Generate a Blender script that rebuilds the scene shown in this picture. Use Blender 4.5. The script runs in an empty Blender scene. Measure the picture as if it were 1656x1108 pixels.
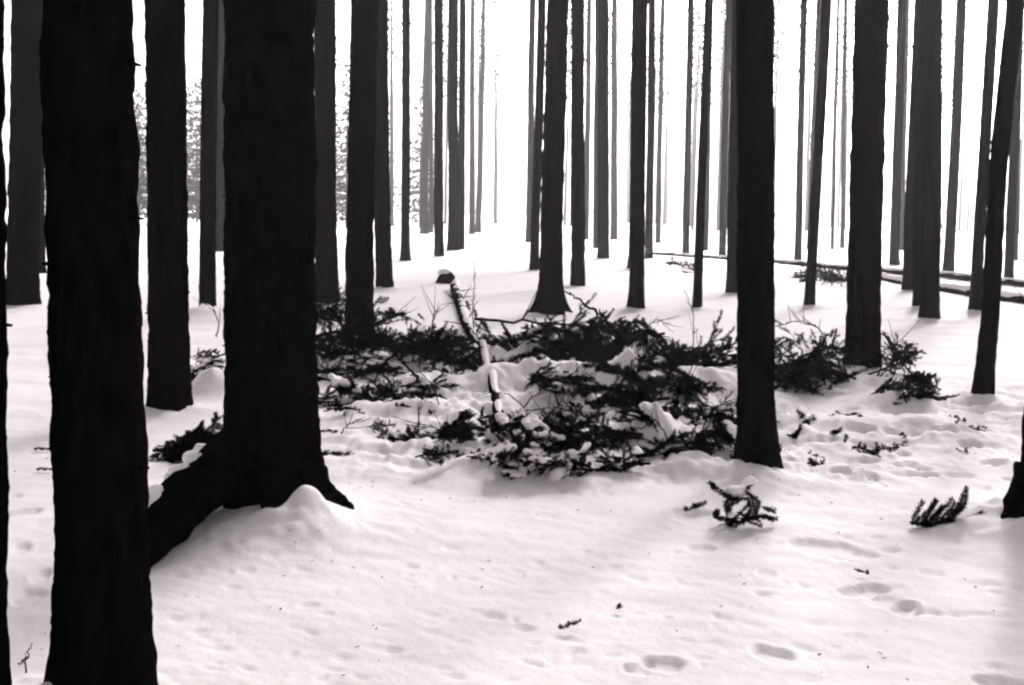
import bpy, bmesh, math, random
import numpy as np
from mathutils import Vector, Matrix

# ------------------------------------------------------------------ camera, sky, sun, exposure
scene = bpy.context.scene
COL = scene.collection
W_PX, H_PX, F_PX = 1656.0, 1108.0, 2300.0
CAM_Z = 1.6
HORIZON = 342.0                      # image row of the horizon at the middle of the frame
PITCH = math.atan((H_PX / 2 - HORIZON) / F_PX)
ROLL = 0.015
FWD = Vector((0, math.cos(PITCH), -math.sin(PITCH)))
R0 = Vector((1, 0, 0)); U0 = Vector((0, math.sin(PITCH), math.cos(PITCH)))
RIGHT = R0 * math.cos(ROLL) + U0 * math.sin(ROLL)
UP = U0 * math.cos(ROLL) - R0 * math.sin(ROLL)
cam_data = bpy.data.cameras.new('camera')
cam_data.sensor_width = 36.0
cam_data.lens = 36.0 * F_PX / W_PX
cam_data.clip_start = 0.05; cam_data.clip_end = 5000
cam = bpy.data.objects.new('camera', cam_data); COL.objects.link(cam)
m = Matrix((RIGHT, UP, -FWD)).transposed().to_4x4()
m.translation = Vector((0, 0, CAM_Z))
cam.matrix_world = m
scene.camera = cam

SUN_EL = math.radians(26); SUN_AZ = math.radians(20)       # azimuth clockwise from +Y (the view)
TINT = (1.0, 0.945, 0.96)
world = bpy.data.worlds.new('World'); scene.world = world; world.use_nodes = True
nt = world.node_tree; nt.nodes.clear()
sky = nt.nodes.new('ShaderNodeTexSky'); sky.sky_type = 'NISHITA'; sky.sun_disc = False
sky.sun_elevation = SUN_EL; sky.sun_rotation = SUN_AZ
sky.air_density = 1.0; sky.dust_density = 5.0; sky.ozone_density = 1.0
bw = nt.nodes.new('ShaderNodeRGBToBW')
tint = nt.nodes.new('ShaderNodeMix'); tint.data_type = 'RGBA'; tint.blend_type = 'MULTIPLY'
tint.inputs[0].default_value = 1.0; tint.inputs[7].default_value = (*TINT, 1)
bg = nt.nodes.new('ShaderNodeBackground'); bg.inputs[1].default_value = 0.15
wo = nt.nodes.new('ShaderNodeOutputWorld')
nt.links.new(sky.outputs[0], bw.inputs[0]); nt.links.new(bw.outputs[0], tint.inputs[6])
nt.links.new(tint.outputs[2], bg.inputs[0]); nt.links.new(bg.outputs[0], wo.inputs[0])

sun_d = bpy.data.lights.new('sun', 'SUN'); sun_d.energy = 5.0; sun_d.angle = math.radians(24)
sun_d.color = (1.0, 0.95, 0.96)
sun = bpy.data.objects.new('sun', sun_d); COL.objects.link(sun)
to_sun = Vector((math.sin(SUN_AZ) * math.cos(SUN_EL), math.cos(SUN_AZ) * math.cos(SUN_EL), math.sin(SUN_EL)))
sun.rotation_euler = (-to_sun).to_track_quat('-Z', 'Y').to_euler()
sun.location = to_sun * 60

scene.view_settings.view_transform = 'Standard'
scene.view_settings.look = 'None'
scene.view_settings.gamma = 1.0
scene.view_settings.exposure = 1.32
scene.render.engine = 'CYCLES'
cy = scene.cycles
cy.max_bounces = 5; cy.diffuse_bounces = 3; cy.glossy_bounces = 1; cy.transmission_bounces = 1
cy.volume_bounces = 0; cy.transparent_max_bounces = 4
cy.use_denoising = True
cy.pixel_filter_type = 'BLACKMAN_HARRIS'; cy.filter_width = 2.3
cy.caustics_reflective = False; cy.caustics_refractive = False
HAZE_DENSITY = 0.00078; HAZE_G = 0.74

random.seed(7)
rng = np.random.default_rng(7)

# ------------------------------------------------------------------ helpers
def pix_dir(px, py):
    return FWD + RIGHT * ((px - W_PX / 2) / F_PX) - UP * ((py - H_PX / 2) / F_PX)

def hash3(ix, iy, iz, seed):
    n = (ix.astype(np.int64) * 374761393 + iy.astype(np.int64) * 668265263 + iz.astype(np.int64) * 2147483647 + seed * 1274126177) & 0xffffffff
    n = ((n ^ (n >> 13)) * 1274126177) & 0xffffffff
    n = ((n ^ (n >> 16)) * 2246822519) & 0xffffffff
    return ((n ^ (n >> 15)) & 0xffffff) / float(0xffffff) * 2 - 1

def noise3(x, y, z, seed=0):
    x = np.asarray(x, float); y = np.asarray(y, float) + 0 * x; z = np.asarray(z, float) + 0 * x
    ix = np.floor(x); iy = np.floor(y); iz = np.floor(z)
    fx = x - ix; fy = y - iy; fz = z - iz
    fx = fx * fx * (3 - 2 * fx); fy = fy * fy * (3 - 2 * fy); fz = fz * fz * (3 - 2 * fz)
    r = 0
    for dx in (0, 1):
        for dy in (0, 1):
            for dz in (0, 1):
                w = (fx if dx else 1 - fx) * (fy if dy else 1 - fy) * (fz if dz else 1 - fz)
                r = r + w * hash3(ix + dx, iy + dy, iz + dz, seed)
    return r

def noise2(x, y, seed=0):
    x = np.asarray(x, float); y = np.asarray(y, float) + 0 * x
    ix = np.floor(x); iy = np.floor(y); fx = x - ix; fy = y - iy
    fx = fx * fx * (3 - 2 * fx); fy = fy * fy * (3 - 2 * fy)
    z = ix * 0
    return ((hash3(ix, iy, z, seed) * (1 - fx) + hash3(ix + 1, iy, z, seed) * fx) * (1 - fy)
            + (hash3(ix, iy + 1, z, seed) * (1 - fx) + hash3(ix + 1, iy + 1, z, seed) * fx) * fy)

def mesh_np(name, verts, quads=None, tris=None, smooth=True):
    verts = np.asarray(verts, np.float32)
    me = bpy.data.meshes.new(name)
    nq = 0 if quads is None else len(quads); ntr = 0 if tris is None else len(tris)
    me.vertices.add(len(verts)); me.vertices.foreach_set('co', verts.ravel())
    loops = []
    if nq: loops.append(np.asarray(quads, np.int32).ravel())
    if ntr: loops.append(np.asarray(tris, np.int32).ravel())
    loops = np.concatenate(loops)
    me.loops.add(len(loops)); me.loops.foreach_set('vertex_index', loops)
    starts = np.concatenate([np.arange(nq) * 4, nq * 4 + np.arange(ntr) * 3]).astype(np.int32)
    totals = np.concatenate([np.full(nq, 4), np.full(ntr, 3)]).astype(np.int32)
    me.polygons.add(nq + ntr)
    me.polygons.foreach_set('loop_start', starts); me.polygons.foreach_set('loop_total', totals)
    me.polygons.foreach_set('use_smooth', np.full(nq + ntr, smooth, bool))
    me.update(calc_edges=True); me.validate()
    return me

def grid_quads(rows, cols, wrap):
    i = np.arange(rows - 1)[:, None]; j = np.arange(cols if wrap else cols - 1)[None, :]
    j2 = (j + 1) % cols
    return np.stack([i * cols + j, i * cols + j2, (i + 1) * cols + j2, (i + 1) * cols + j], -1).reshape(-1, 4)

def obj(name, me, mat, parent=None, loc=None):
    o = bpy.data.objects.new(name, me); COL.objects.link(o)
    if mat is not None and not me.materials: me.materials.append(mat)
    if parent is not None: o.parent = parent
    if loc is not None: o.location = loc
    return o

def tag(o, label=None, cat=None, group=None, kind=None):
    if label: o['label'] = label
    if cat: o['category'] = cat
    if group: o['group'] = group
    if kind: o['kind'] = kind
    return o

def empty(name, loc=(0, 0, 0)):
    e = bpy.data.objects.new(name, None); COL.objects.link(e); e.location = loc
    e.empty_display_size = 0.2
    return e

class MB:
    """collects tubes and loose triangles into one mesh"""
    def __init__(s): s.v = []; s.q = []; s.t = []; s.n = 0
    def add(s, v, q=None, t=None):
        v = np.asarray(v, float).reshape(-1, 3)
        if q is not None and len(q): s.q.append(np.asarray(q) + s.n)
        if t is not None and len(t): s.t.append(np.asarray(t) + s.n)
        s.v.append(v); s.n += len(v)
    def tube(s, pts, rad, seg=6, cap=True, rough=0.0, seed=0):
        pts = np.asarray(pts, float); rad = np.asarray(rad, float) + np.zeros(len(pts))
        tg = np.gradient(pts, axis=0); tg /= np.linalg.norm(tg, axis=1)[:, None] + 1e-9
        ref = np.array([0, 0, 1.0]) if abs(tg[:, 2]).mean() < 0.8 else np.array([1.0, 0, 0])
        a = np.cross(tg, ref); a /= np.linalg.norm(a, axis=1)[:, None] + 1e-9
        b = np.cross(tg, a)
        th = np.linspace(0, 2 * math.pi, seg, endpoint=False)
        r = rad[:, None] * np.ones(seg)[None]
        if rough:
            ii = np.arange(len(pts))[:, None] * 0.7
            r = r * (1 + rough * noise3(np.cos(th)[None] * 1.7 + ii * 0, np.sin(th)[None] * 1.7 + ii * .45, ii * 0.25, seed))
        v = pts[:, None] + r[..., None] * (np.cos(th)[None, :, None] * a[:, None] + np.sin(th)[None, :, None] * b[:, None])
        n = len(pts)
        q = grid_quads(n, seg, True)
        v = v.reshape(-1, 3); t = []
        if cap:
            v = np.vstack([v, pts[:1], pts[-1:]])
            for k in range(seg):
                t.append((n * seg, (k + 1) % seg, k)); t.append((n * seg + 1, (n - 1) * seg + k, (n - 1) * seg + (k + 1) % seg))
        s.add(v, q, t)
    def mesh(s, name, smooth=True):
        return mesh_np(name, np.vstack(s.v), np.vstack(s.q) if s.q else None, np.vstack(s.t) if s.t else None, smooth)

# ------------------------------------------------------------------ materials
def new_mat(name):
    mt = bpy.data.materials.new(name); mt.use_nodes = True
    n = mt.node_tree; b = n.nodes['Principled BSDF']
    return mt, n, b

def ramp_noise(n, scale, detail, c0, c1, lo=0.3, hi=0.7, stretch=None):
    tc = n.nodes.new('ShaderNodeTexCoord')
    tx = n.nodes.new('ShaderNodeTexNoise'); tx.inputs['Scale'].default_value = scale; tx.inputs['Detail'].default_value = detail
    if stretch:
        mp = n.nodes.new('ShaderNodeMapping'); mp.inputs['Scale'].default_value = stretch
        n.links.new(tc.outputs['Object'], mp.inputs[0]); n.links.new(mp.outputs[0], tx.inputs['Vector'])
    else:
        n.links.new(tc.outputs['Object'], tx.inputs['Vector'])
    rp = n.nodes.new('ShaderNodeValToRGB')
    rp.color_ramp.elements[0].position = lo; rp.color_ramp.elements[1].position = hi
    rp.color_ramp.elements[0].color = (*c0, 1); rp.color_ramp.elements[1].color = (*c1, 1)
    n.links.new(tx.outputs[0], rp.inputs[0])
    return tx, rp

def bump(n, b, tx, strength, dist):
    bp = n.nodes.new('ShaderNodeBump'); bp.inputs['Strength'].default_value = strength; bp.inputs['Distance'].default_value = dist
    n.links.new(tx.outputs[0], bp.inputs['Height']); n.links.new(bp.outputs[0], b.inputs['Normal'])

SNOW, n, b = new_mat('snow')
tx, rp = ramp_noise(n, 2.2, 5, (0.90, 0.855, 0.862), (0.955, 0.912, 0.916))
n.links.new(rp.outputs[0], b.inputs['Base Color']); b.inputs['Roughness'].default_value = 0.75
b.inputs['Specular IOR Level'].default_value = 0.15
t2 = n.nodes.new('ShaderNodeTexNoise'); t2.inputs['Scale'].default_value = 55; t2.inputs['Detail'].default_value = 4
tc = n.nodes.new('ShaderNodeTexCoord'); n.links.new(tc.outputs['Object'], t2.inputs['Vector'])
bump(n, b, t2, 0.16, 0.015)

BARK, n, b = new_mat('spruce_bark')
tx, rp = ramp_noise(n, 22, 6, (0.0018, 0.0016, 0.0017), (0.0055, 0.005, 0.0052), stretch=(1, 1, 0.35))
n.links.new(rp.outputs[0], b.inputs['Base Color']); b.inputs['Roughness'].default_value = 0.95
b.inputs['Specular IOR Level'].default_value = 0.0
bump(n, b, tx, 0.8, 0.015)

NEEDLE, n, b = new_mat('spruce_needles')
tx, rp = ramp_noise(n, 9, 3, (0.004, 0.0037, 0.0038), (0.012, 0.0112, 0.0115))
n.links.new(rp.outputs[0], b.inputs['Base Color']); b.inputs['Roughness'].default_value = 0.8
b.inputs['Specular IOR Level'].default_value = 0.0

WOOD, n, b = new_mat('cut_wood')
tx, rp = ramp_noise(n, 30, 4, (0.02, 0.018, 0.018), (0.045, 0.041, 0.042))
n.links.new(rp.outputs[0], b.inputs['Base Color']); b.inputs['Roughness'].default_value = 0.9

# ------------------------------------------------------------------ trees: base x, base y, width px, x at the top of frame, flare, label
TREES = [
 # near
 (-62, 1150, 142, -68, .35, 'black spruce trunk cut off by the left edge of the photo, nearest the corner'),
 (168, 1118, 146, 147, .35, 'nearest full-height black spruce trunk left of the broad rooted one, running to the bottom'),
 (440, 812, 148, 431, .40, 'broadest black spruce trunk with a long root sprawling over the snow'),
 (1222, 750, 60, 1221, .62, 'straight black spruce trunk standing alone right of the brash heap'),
 (1692, 848, 84, 1745, .6, 'black spruce trunk base poking in at the right edge beside a fir-like sprig'),
 (273, 655, 66, 270, .30, 'black spruce trunk between the nearest trunk and the broad rooted trunk'),
 (580, 558, 45, 585, .35, 'black spruce trunk rising from the left end of the brash, right of the rooted trunk'),
 (1392, 590, 55, 1415, .35, 'thick black spruce trunk with boughs piled against both sides of its foot'),
 (1588, 638, 29, 1641, .45, 'slim black spruce trunk leaning right near the right edge'),
 # middle distance
 (36, 490, 50, 40, .20, 'dark spruce trunk filling the gap between the two leftmost trunks'),
 (56, 441, 34, 53, .10, 'dark spruce trunk half hidden behind another in the far left gap'),
 (336, 503, 27, 340, .15, 'dark spruce trunk just left of the broad rooted trunk, snow mound before it'),
 (360, 405, 26, 358, .10, 'dark spruce trunk peeping out left of the broad rooted trunk, farther back'),
 (529, 488, 36, 523, .30, 'dark spruce trunk close against the right side of the broad rooted trunk'),
 (622, 463, 27, 615, .15, 'dark spruce trunk half hidden right behind the one in the brash'),
 (656, 421, 15, 657, .45, 'slim knobbly black spruce trunk with white either side, left of the small stump'),
 (891, 502, 37, 902, 1.5, 'black spruce trunk with widely flared foot in the middle of the clearing'),
 (934, 461, 23, 936, .12, 'dark spruce trunk right behind the flared central trunk'),
 (864, 436, 15, 876, .35, 'slim dark spruce trunk just left of the flared central trunk'),
 (1029, 496, 24, 1038, .55, 'black spruce trunk right of the flared central one, with small flared foot'),
 (1024, 433, 16, 1030, .45, 'dark spruce trunk almost wholly hidden behind the one with small flared foot'),
 (1127, 496, 15, 1147, .25, 'thin black spruce trunk leaning right, crossing the far fallen log'),
 (1184, 472, 19, 1192, .45, 'dark spruce trunk showing along the left side of the lone straight trunk'),
 (1309, 492, 17, 1336, .30, 'dark spruce trunk leaning right between the lone straight trunk and the thick one'),
 (1504, 512, 28, 1512, .50, 'black spruce trunk with splayed foot before the second fallen log'),
 (1486, 494, 20, 1500, .35, 'dark spruce trunk whose foot shows left behind the splayed-foot trunk'),
 (1469, 468, 20, 1488, .28, 'dark grey spruce trunk just left of the splayed-foot trunk, crossing the log'),
 (1577, 500, 19, 1606, .30, 'dark grey spruce trunk left of the slim leaning trunk by the right edge'),
 # farther, greying
 (710, 414, 16, 709, .15, 'dark spruce trunk on the left of the tight far row of three'),
 (732, 404, 18, 733, .30, 'dark grey spruce trunk in the middle of the tight far row, snow over its root'),
 (746, 403, 12, 748, .05, 'dark grey spruce trunk on the right of the tight far row of three'),
 (976, 417, 19, 975, .25, 'dark grey spruce trunk with snow-flecked foot between two black trunks'),
 (1049, 417, 13, 1054, .25, 'grey spruce trunk peeping out on the right of the trunk with small flared foot'),
 (686, 378, 14, 691, .30, 'mid grey spruce trunk left of the tight far row of three'),
 (697, 376, 8, 697, .05, 'pale grey spruce trunk touching the mid grey one left of the far row'),
 (763, 378, 10, 764, .10, 'pale grey spruce trunk right of the tight far row, first of two'),
 (773, 375, 10, 783, .10, 'pale grey spruce trunk leaning slightly, second right of the tight far row'),
 (801, 362, 7, 803, .05, 'faintest slim trunk standing alone in the bright centre gap'),
 (856, 391, 12, 861, .15, 'grey spruce trunk behind the slim dark one left of centre trunk'),
 (947, 387, 10, 953, .10, 'pale grey spruce trunk right of the central pair'),
 (963, 400, 9, 966, .20, 'pale grey spruce trunk touching the left side of the snow-flecked one'),
 (993, 386, 12, 994, .10, 'pale grey spruce trunk right of the snow-flecked dark grey one'),
 (1016, 360, 9, 1020, .05, 'very pale trunk just left of the trunk with small flared foot'),
 (1064, 392, 9, 1072, .10, 'pale grey slim spruce trunk second right of the small flared foot'),
 (1109, 410, 12, 1117, .12, 'grey spruce trunk left of the thin leaning black one'),
 (1141, 404, 9, 1150, .10, 'pale grey trunk showing along the right side of the thin leaning black one'),
 (1168, 413, 12, 1178, .15, 'grey spruce trunk left of the lone straight trunk, farther back'),
 (1290, 420, 12, 1300, .15, 'grey spruce trunk standing just beyond the fallen log right of the lone trunk'),
 (1310, 402, 12, 1326, .08, 'pale trunk half behind the dark one leaning right'),
 (1346, 402, 6, 1356, .08, 'very pale slim trunk between the right-leaning one and the thick trunk'),
 (1362, 400, 8, 1368, .08, 'very pale trunk touching the left side of the thick trunk'),
 (1446, 428, 16, 1459, .28, 'mid grey spruce trunk right of the thick one, beyond the fallen log'),
 (1458, 404, 8, 1468, .08, 'very pale trunk between two greys right of the thick trunk'),
 (1485, 432, 13, 1496, .12, 'dark grey trunk glimpsed in the slit left of the splayed-foot trunk'),
 (1534, 439, 18, 1554, .18, 'mid grey spruce trunk right of the splayed-foot trunk, snow at its foot'),
 (1631, 450, 15, 1650, .15, 'grey spruce trunk emerging right of the slim leaning trunk'),
 (1641, 420, 10, 1652, .08, 'pale trunk at the right edge behind a grey one'),
]
def is_near(t): return t[1] > 520

def low(x, y):
    return 0.05 * noise2(np.asarray(x) * 0.13 + 5, np.asarray(y) * 0.11, 3) + 0.03 * noise2(np.asarray(x) * 0.4, np.asarray(y) * 0.35 + 9, 4)

def at(px, py, dz=0.0):
    """point of the snow surface (plus dz) under a sight line"""
    d = pix_dir(px, py); z = dz
    for _ in range(8):
        t = (CAM_Z - z) / max(-d.z, 1e-4)
        p = Vector((0, 0, CAM_Z)) + d * t
        z = dz + float(low(p.x, p.y))
    p.z = z
    return p

tree_info = []
mounds = []      # x, y, height, sx, sy, flatness
for (bx, by, w, tx_, fl, lab) in TREES:
    hz = HORIZON + ROLL * (bx - 828)
    dist0 = CAM_Z * F_PX / (by - hz)
    mh = 0.07 if dist0 < 30 else 0.04
    p = at(bx, by, mh)
    depth = p.dot(FWD) - CAM_Z * FWD.z
    R = 0.48 * w * depth / F_PX
    d = pix_dir(tx_, 0); t = p.y / d.y
    top = Vector((0, 0, CAM_Z)) + d * t
    lean = (top.x - p.x) / (top.z - p.z)
    tree_info.append(dict(p=p, R=R, lean=lean, fl=fl, label=lab, d=depth, mh=mh, by=by))
    mounds.append((p.x, p.y, mh, R + 0.22, R + 0.22))

def mound_px(px, py, h, sx, sy):
    p = at(px, py); mounds.append((p.x, p.y, h, sx, sy))

T7 = tree_info[2]['p']
mounds.append((T7.x + 0.22, T7.y - 0.40, 0.08, 0.16, 0.20))
mounds.append((T7.x + 0.30, T7.y - 0.50, 0.05, 0.14, 0.2))
mounds.append((T7.x + 0.12, T7.y - 0.50, 0.05, 0.35, 0.35))
mounds.append((T7.x + 0.05, T7.y - 0.2, 0.03, 0.7, 0.6))
T50 = tree_info[4]['p']
mounds.append((T50.x - 0.1, T50.y, 0.12, 0.45, 0.55))
mound_px(332, 520, .22, .5, .6)
mound_px(345, 640, .22, .2, .25)
for a in [(1035, 645, .26, .32, .26), (965, 650, .17, .3, .22), (1085, 660, .2, .25, .2), (850, 765, .06, .3, .2), (760, 765, .05, .18, .15),
          (1085, 770, .07, .2, .16), (1060, 720, .16, .3, .3), (900, 640, .15, .4, .3), (700, 640, .12, .7, .4), (640, 680, .1, .5, .3),
          (1150, 640, .18, .4, .3), (1000, 590, .2, .5, .4), (850, 590, .16, .6, .4), (600, 600, .16, .6, .5), (920, 755, .06, .25, .2),
          (1300, 610, .14, .5, .5), (1450, 660, .1, .3, .3), (1480, 700, .06, .6, .4), (1330, 700, .06, .5, .4)]:
    mound_px(*a)
MOUNDS = np.array(mounds)

# dents: px, py, half length px, half height px, depth, direction in px slope
FOOT = [(1345, 889, 62, 13, .05, .30), (1402, 955, 22, 16, .05, .3), (1438, 975, 26, 10, .03, .35), (1466, 985, 26, 12, .055, .1), (1500, 990, 24, 7, .03, .15),
        (1136, 887, 25, 7, .035, 0), (1249, 1055, 36, 12, .05, .12), (1070, 1073, 42, 14, .055, .10), (1032, 1083, 22, 9, .04, -.1),
        (1620, 1101, 42, 11, .05, .1), (1550, 995, 50, 5, .02, 0), (1120, 832, 36, 12, .05, .1), (640, 726, 46, 11, .06, .05),
        (30, 890, 18, 10, .04, 0), (66, 932, 16, 14, .05, 0), (45, 966, 26, 16, .04, 0), (32, 828, 22, 9, .04, .1), (20, 800, 14, 5, .03, 0),
        (1240, 925, 18, 6, .022, .1), (1440, 893, 16, 5, .02, .2), (1508, 930, 18, 6, .022, .25), (1600, 947, 20, 5, .02, .1), (1460, 825, 14, 4, .025, .1),
        (1585, 787, 14, 4, .025, .0), (1420, 770, 60, 4, .02, .15), (1500, 660, 60, 5, .03, .02), (1610, 700, 60, 5, .03, 0), (1330, 665, 60, 8, .04, .1)]
dents = []
def dent_px(px, py, hl, hh, dep, sl, soft=.42):
    a = at(px, py); b_ = at(px + 1, py + sl); c = at(px, py - 1)
    ux = Vector((b_.x - a.x, b_.y - a.y)); mx = ux.length; ux.normalize()
    my = math.hypot(c.x - a.x, c.y - a.y)
    dents.append((a.x, a.y, ux.x, ux.y, hl * mx, max(hh * my, 0.02), dep, soft))
for a in FOOT: dent_px(a[0], a[1], a[2] * .92, a[3] * .85, a[4] * .42, a[5])
rr = random.Random(21)
for k in range(190):                     # small drip pits
    px = rr.uniform(255, 1656); py = 780 + 328 * rr.random() ** 0.9
    if px < 620 and py < 880: continue
    s = (py - 330) / 470
    dent_px(px, py, rr.uniform(4, 17) * s, rr.uniform(1.5, 3.6) * s, rr.uniform(.003, .010), rr.uniform(-.1, .3), rr.uniform(.6, 1.1))
for k in range(60):
    px = rr.uniform(1200, 1656); py = rr.uniform(655, 780)
    dent_px(px, py, rr.uniform(8, 40), rr.uniform(2, 4.5), rr.uniform(.015, .04), rr.uniform(-.06, .1))

def brash_mask(x, y):
    """1 where broken branches lie under the snow"""
    u = np.clip(1 - ((x - 0.45 - 0.02 * (y - 11)) / 2.3) ** 2, 0, 1)
    v = np.clip((y - 7.9) / 1.0, 0, 1) * np.clip((18.5 - y) / 3.0, 0, 1)
    u2 = np.clip(1 - ((x - 4.4) / 2.4) ** 2, 0, 1) * np.clip((y - 8.2) / 1.5, 0, 1) * np.clip((15 - y) / 2, 0, 1) * 0.45
    return np.maximum(u * v, u2)

def ground_h(x, y):
    x = np.asarray(x, float); y = np.asarray(y, float)
    h = low(x, y)
    near = np.clip((45 - np.hypot(x, y)) / 20, 0, 1)
    for (mx, my, mh, sx, sy) in MOUNDS:
        e = ((x - mx) / sx) ** 2 + ((y - my) / sy) ** 2
        s = e < 14
        if s.any():
            h[s] += mh * np.exp(-0.9 * e[s]) * (1 + 0.2 * noise2(x[s] * 6, y[s] * 6, 11) + 0.1 * noise2(x[s] * 17, y[s] * 17, 12))
    bm_ = brash_mask(x, y)
    s = bm_ > 0.01
    if s.any():
        xs, ys = x[s], y[s]
        lump = 0.08 * noise2(xs * 2.3, ys * 2.3, 21) + 0.055 * noise2(xs * 5.2 + 3, ys * 5.2, 22) + 0.045 * np.abs(noise2(xs * 11, ys * 11, 23)) + 0.03 * np.clip(noise2(xs * 19, ys * 15, 24) - .1, 0, 1)
        h[s] += bm_[s] * (lump + 0.05)
    h += near * (0.010 * noise2(x * 1.7 + 0.8 * y, y * 2.6, 31) + 0.004 * noise2(x * 7, y * 9, 32) + 0.0016 * noise2(x * 26, y * 26, 33))
    for (dx, dy, ux, uy, hl, hw, dep, soft) in dents:
        a = x - dx; c = y - dy
        s = (np.abs(a) < hl * 1.6 + hw) & (np.abs(c) < hl * 1.6 + hw)
        if not s.any(): continue
        l = (a[s] * ux + c[s] * uy) / hl; w = (-a[s] * uy + c[s] * ux) / hw
        e = np.sqrt(l ** 2 + w ** 2) + 0.22 * noise2(x[s] * 14, y[s] * 14, 41) + 0.12 * noise2(x[s] * 37, y[s] * 37, 42)
        k = np.clip((1.18 - e) / soft, 0, 1); k = k * k * (3 - 2 * k)
        rim = np.exp(-((e - 1.3) / 0.2) ** 2) * (0.12 if soft < .5 else 0)
        h[s] += dep * (rim - k)
    return h

def snow_z(x, y): return float(ground_h(np.array([x]), np.array([y]))[0])

# ground: one sheet, fine in front of the camera, coarse elsewhere
ang_f = np.linspace(-math.radians(27), math.radians(27), 520)
ang_b = np.linspace(math.radians(27), math.radians(333), 70)[1:-1]
ang = np.concatenate([ang_f, ang_b])
rad = np.concatenate([[0.25, 1.0, 2.0], np.geomspace(3.2, 60, 640), np.geomspace(61.5, 690, 70)])
A, Rr = np.meshgrid(ang, rad)
gx = (np.sin(A) * Rr).ravel(); gy = (np.cos(A) * Rr).ravel()
gz = ground_h(gx, gy)
ground = obj('ground', mesh_np('ground', np.stack([gx, gy, gz], -1), grid_quads(len(rad), len(ang), True)[:, ::-1]), SNOW)
tag(ground, 'trodden snow covering the forest floor', kind='structure')

# ------------------------------------------------------------------ crowns (shared)
def make_crown(seed, height, rmax, sprays, density):
    r = np.random.default_rng(seed)
    mb = MB(); V = []; T = []; n = 0
    z = 0.0
    while z < height - 0.3:
        f = z / height
        ln0 = rmax * (1 - f) ** 0.75 * min(1, 0.45 + f * 5)
        nb = 7 if density > 0.6 else 5
        off = r.uniform(0, 6.28)
        for k in range(nb):
            a = off + k * 6.283 / nb + r.uniform(-.3, .3)
            ln = ln0 * r.uniform(.6, 1.15); zj = z; z = z + r.uniform(-.3, .3)
            s = np.linspace(0, 1, 5)
            droop = -0.28 * ln * s ** 1.3 + 0.12 * ln * s ** 3 + (0.25 * f) * ln * s
            pts = np.stack([np.cos(a) * ln * s, np.sin(a) * ln * s, z + droop], -1)
            mb.tube(pts, 0.03 * (1 - 0.8 * s) * (0.4 + ln / rmax), 3, False)
            m_ = max(3, int(sprays * ln / rmax * density))
            ts = r.uniform(.12, 1, m_)
            for t in ts:
                c = np.array([np.cos(a) * ln * t, np.sin(a) * ln * t, z + np.interp(t, s, droop)])
                aa = a + r.choice([-1, 1]) * r.uniform(.4, 1.2)
                L = (0.25 + 0.55 * (1 - 0.6 * t)) * r.uniform(.7, 1.2)
                dr = np.array([np.cos(aa), np.sin(aa), r.uniform(-.9, -.15)]); dr /= np.linalg.norm(dr)
                sd = np.cross(dr, [0, 0, 1]); sd /= np.linalg.norm(sd); sd = sd * math.cos(.5) + np.array([0, 0, r.uniform(-.6, .6)])
                wd = L * r.uniform(.14, .24)
                V += [c, c + dr * L * .45 + sd * wd, c + dr * L, c + dr * L * .5 - sd * wd]
                T += [(n, n + 1, n + 2), (n, n + 2, n + 3)]; n += 4
            z = zj
        z += r.uniform(.42, .62) / (0.6 + 0.4 * density)
    mb.add(np.array(V), None, np.array(T))
    return mb.mesh('crown', False)
CROWN_DENSE = [make_crown(100 + k, 14.0, 3.2, 22, 1.0) for k in range(3)]
CROWN_THIN = [make_crown(110 + k, 11.0, 2.0, 9, 0.5) for k in range(3)]
CROWN_MID = [make_crown(130 + k, 11.0, 2.5, 13, 0.8) for k in range(3)]
CROWN_LOW = [make_crown(120 + k, 14.0, 2.6, 15, 0.9) for k in range(2)]
for me in CROWN_DENSE + CROWN_THIN + CROWN_MID + CROWN_LOW: me.materials.append(NEEDLE)

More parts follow.
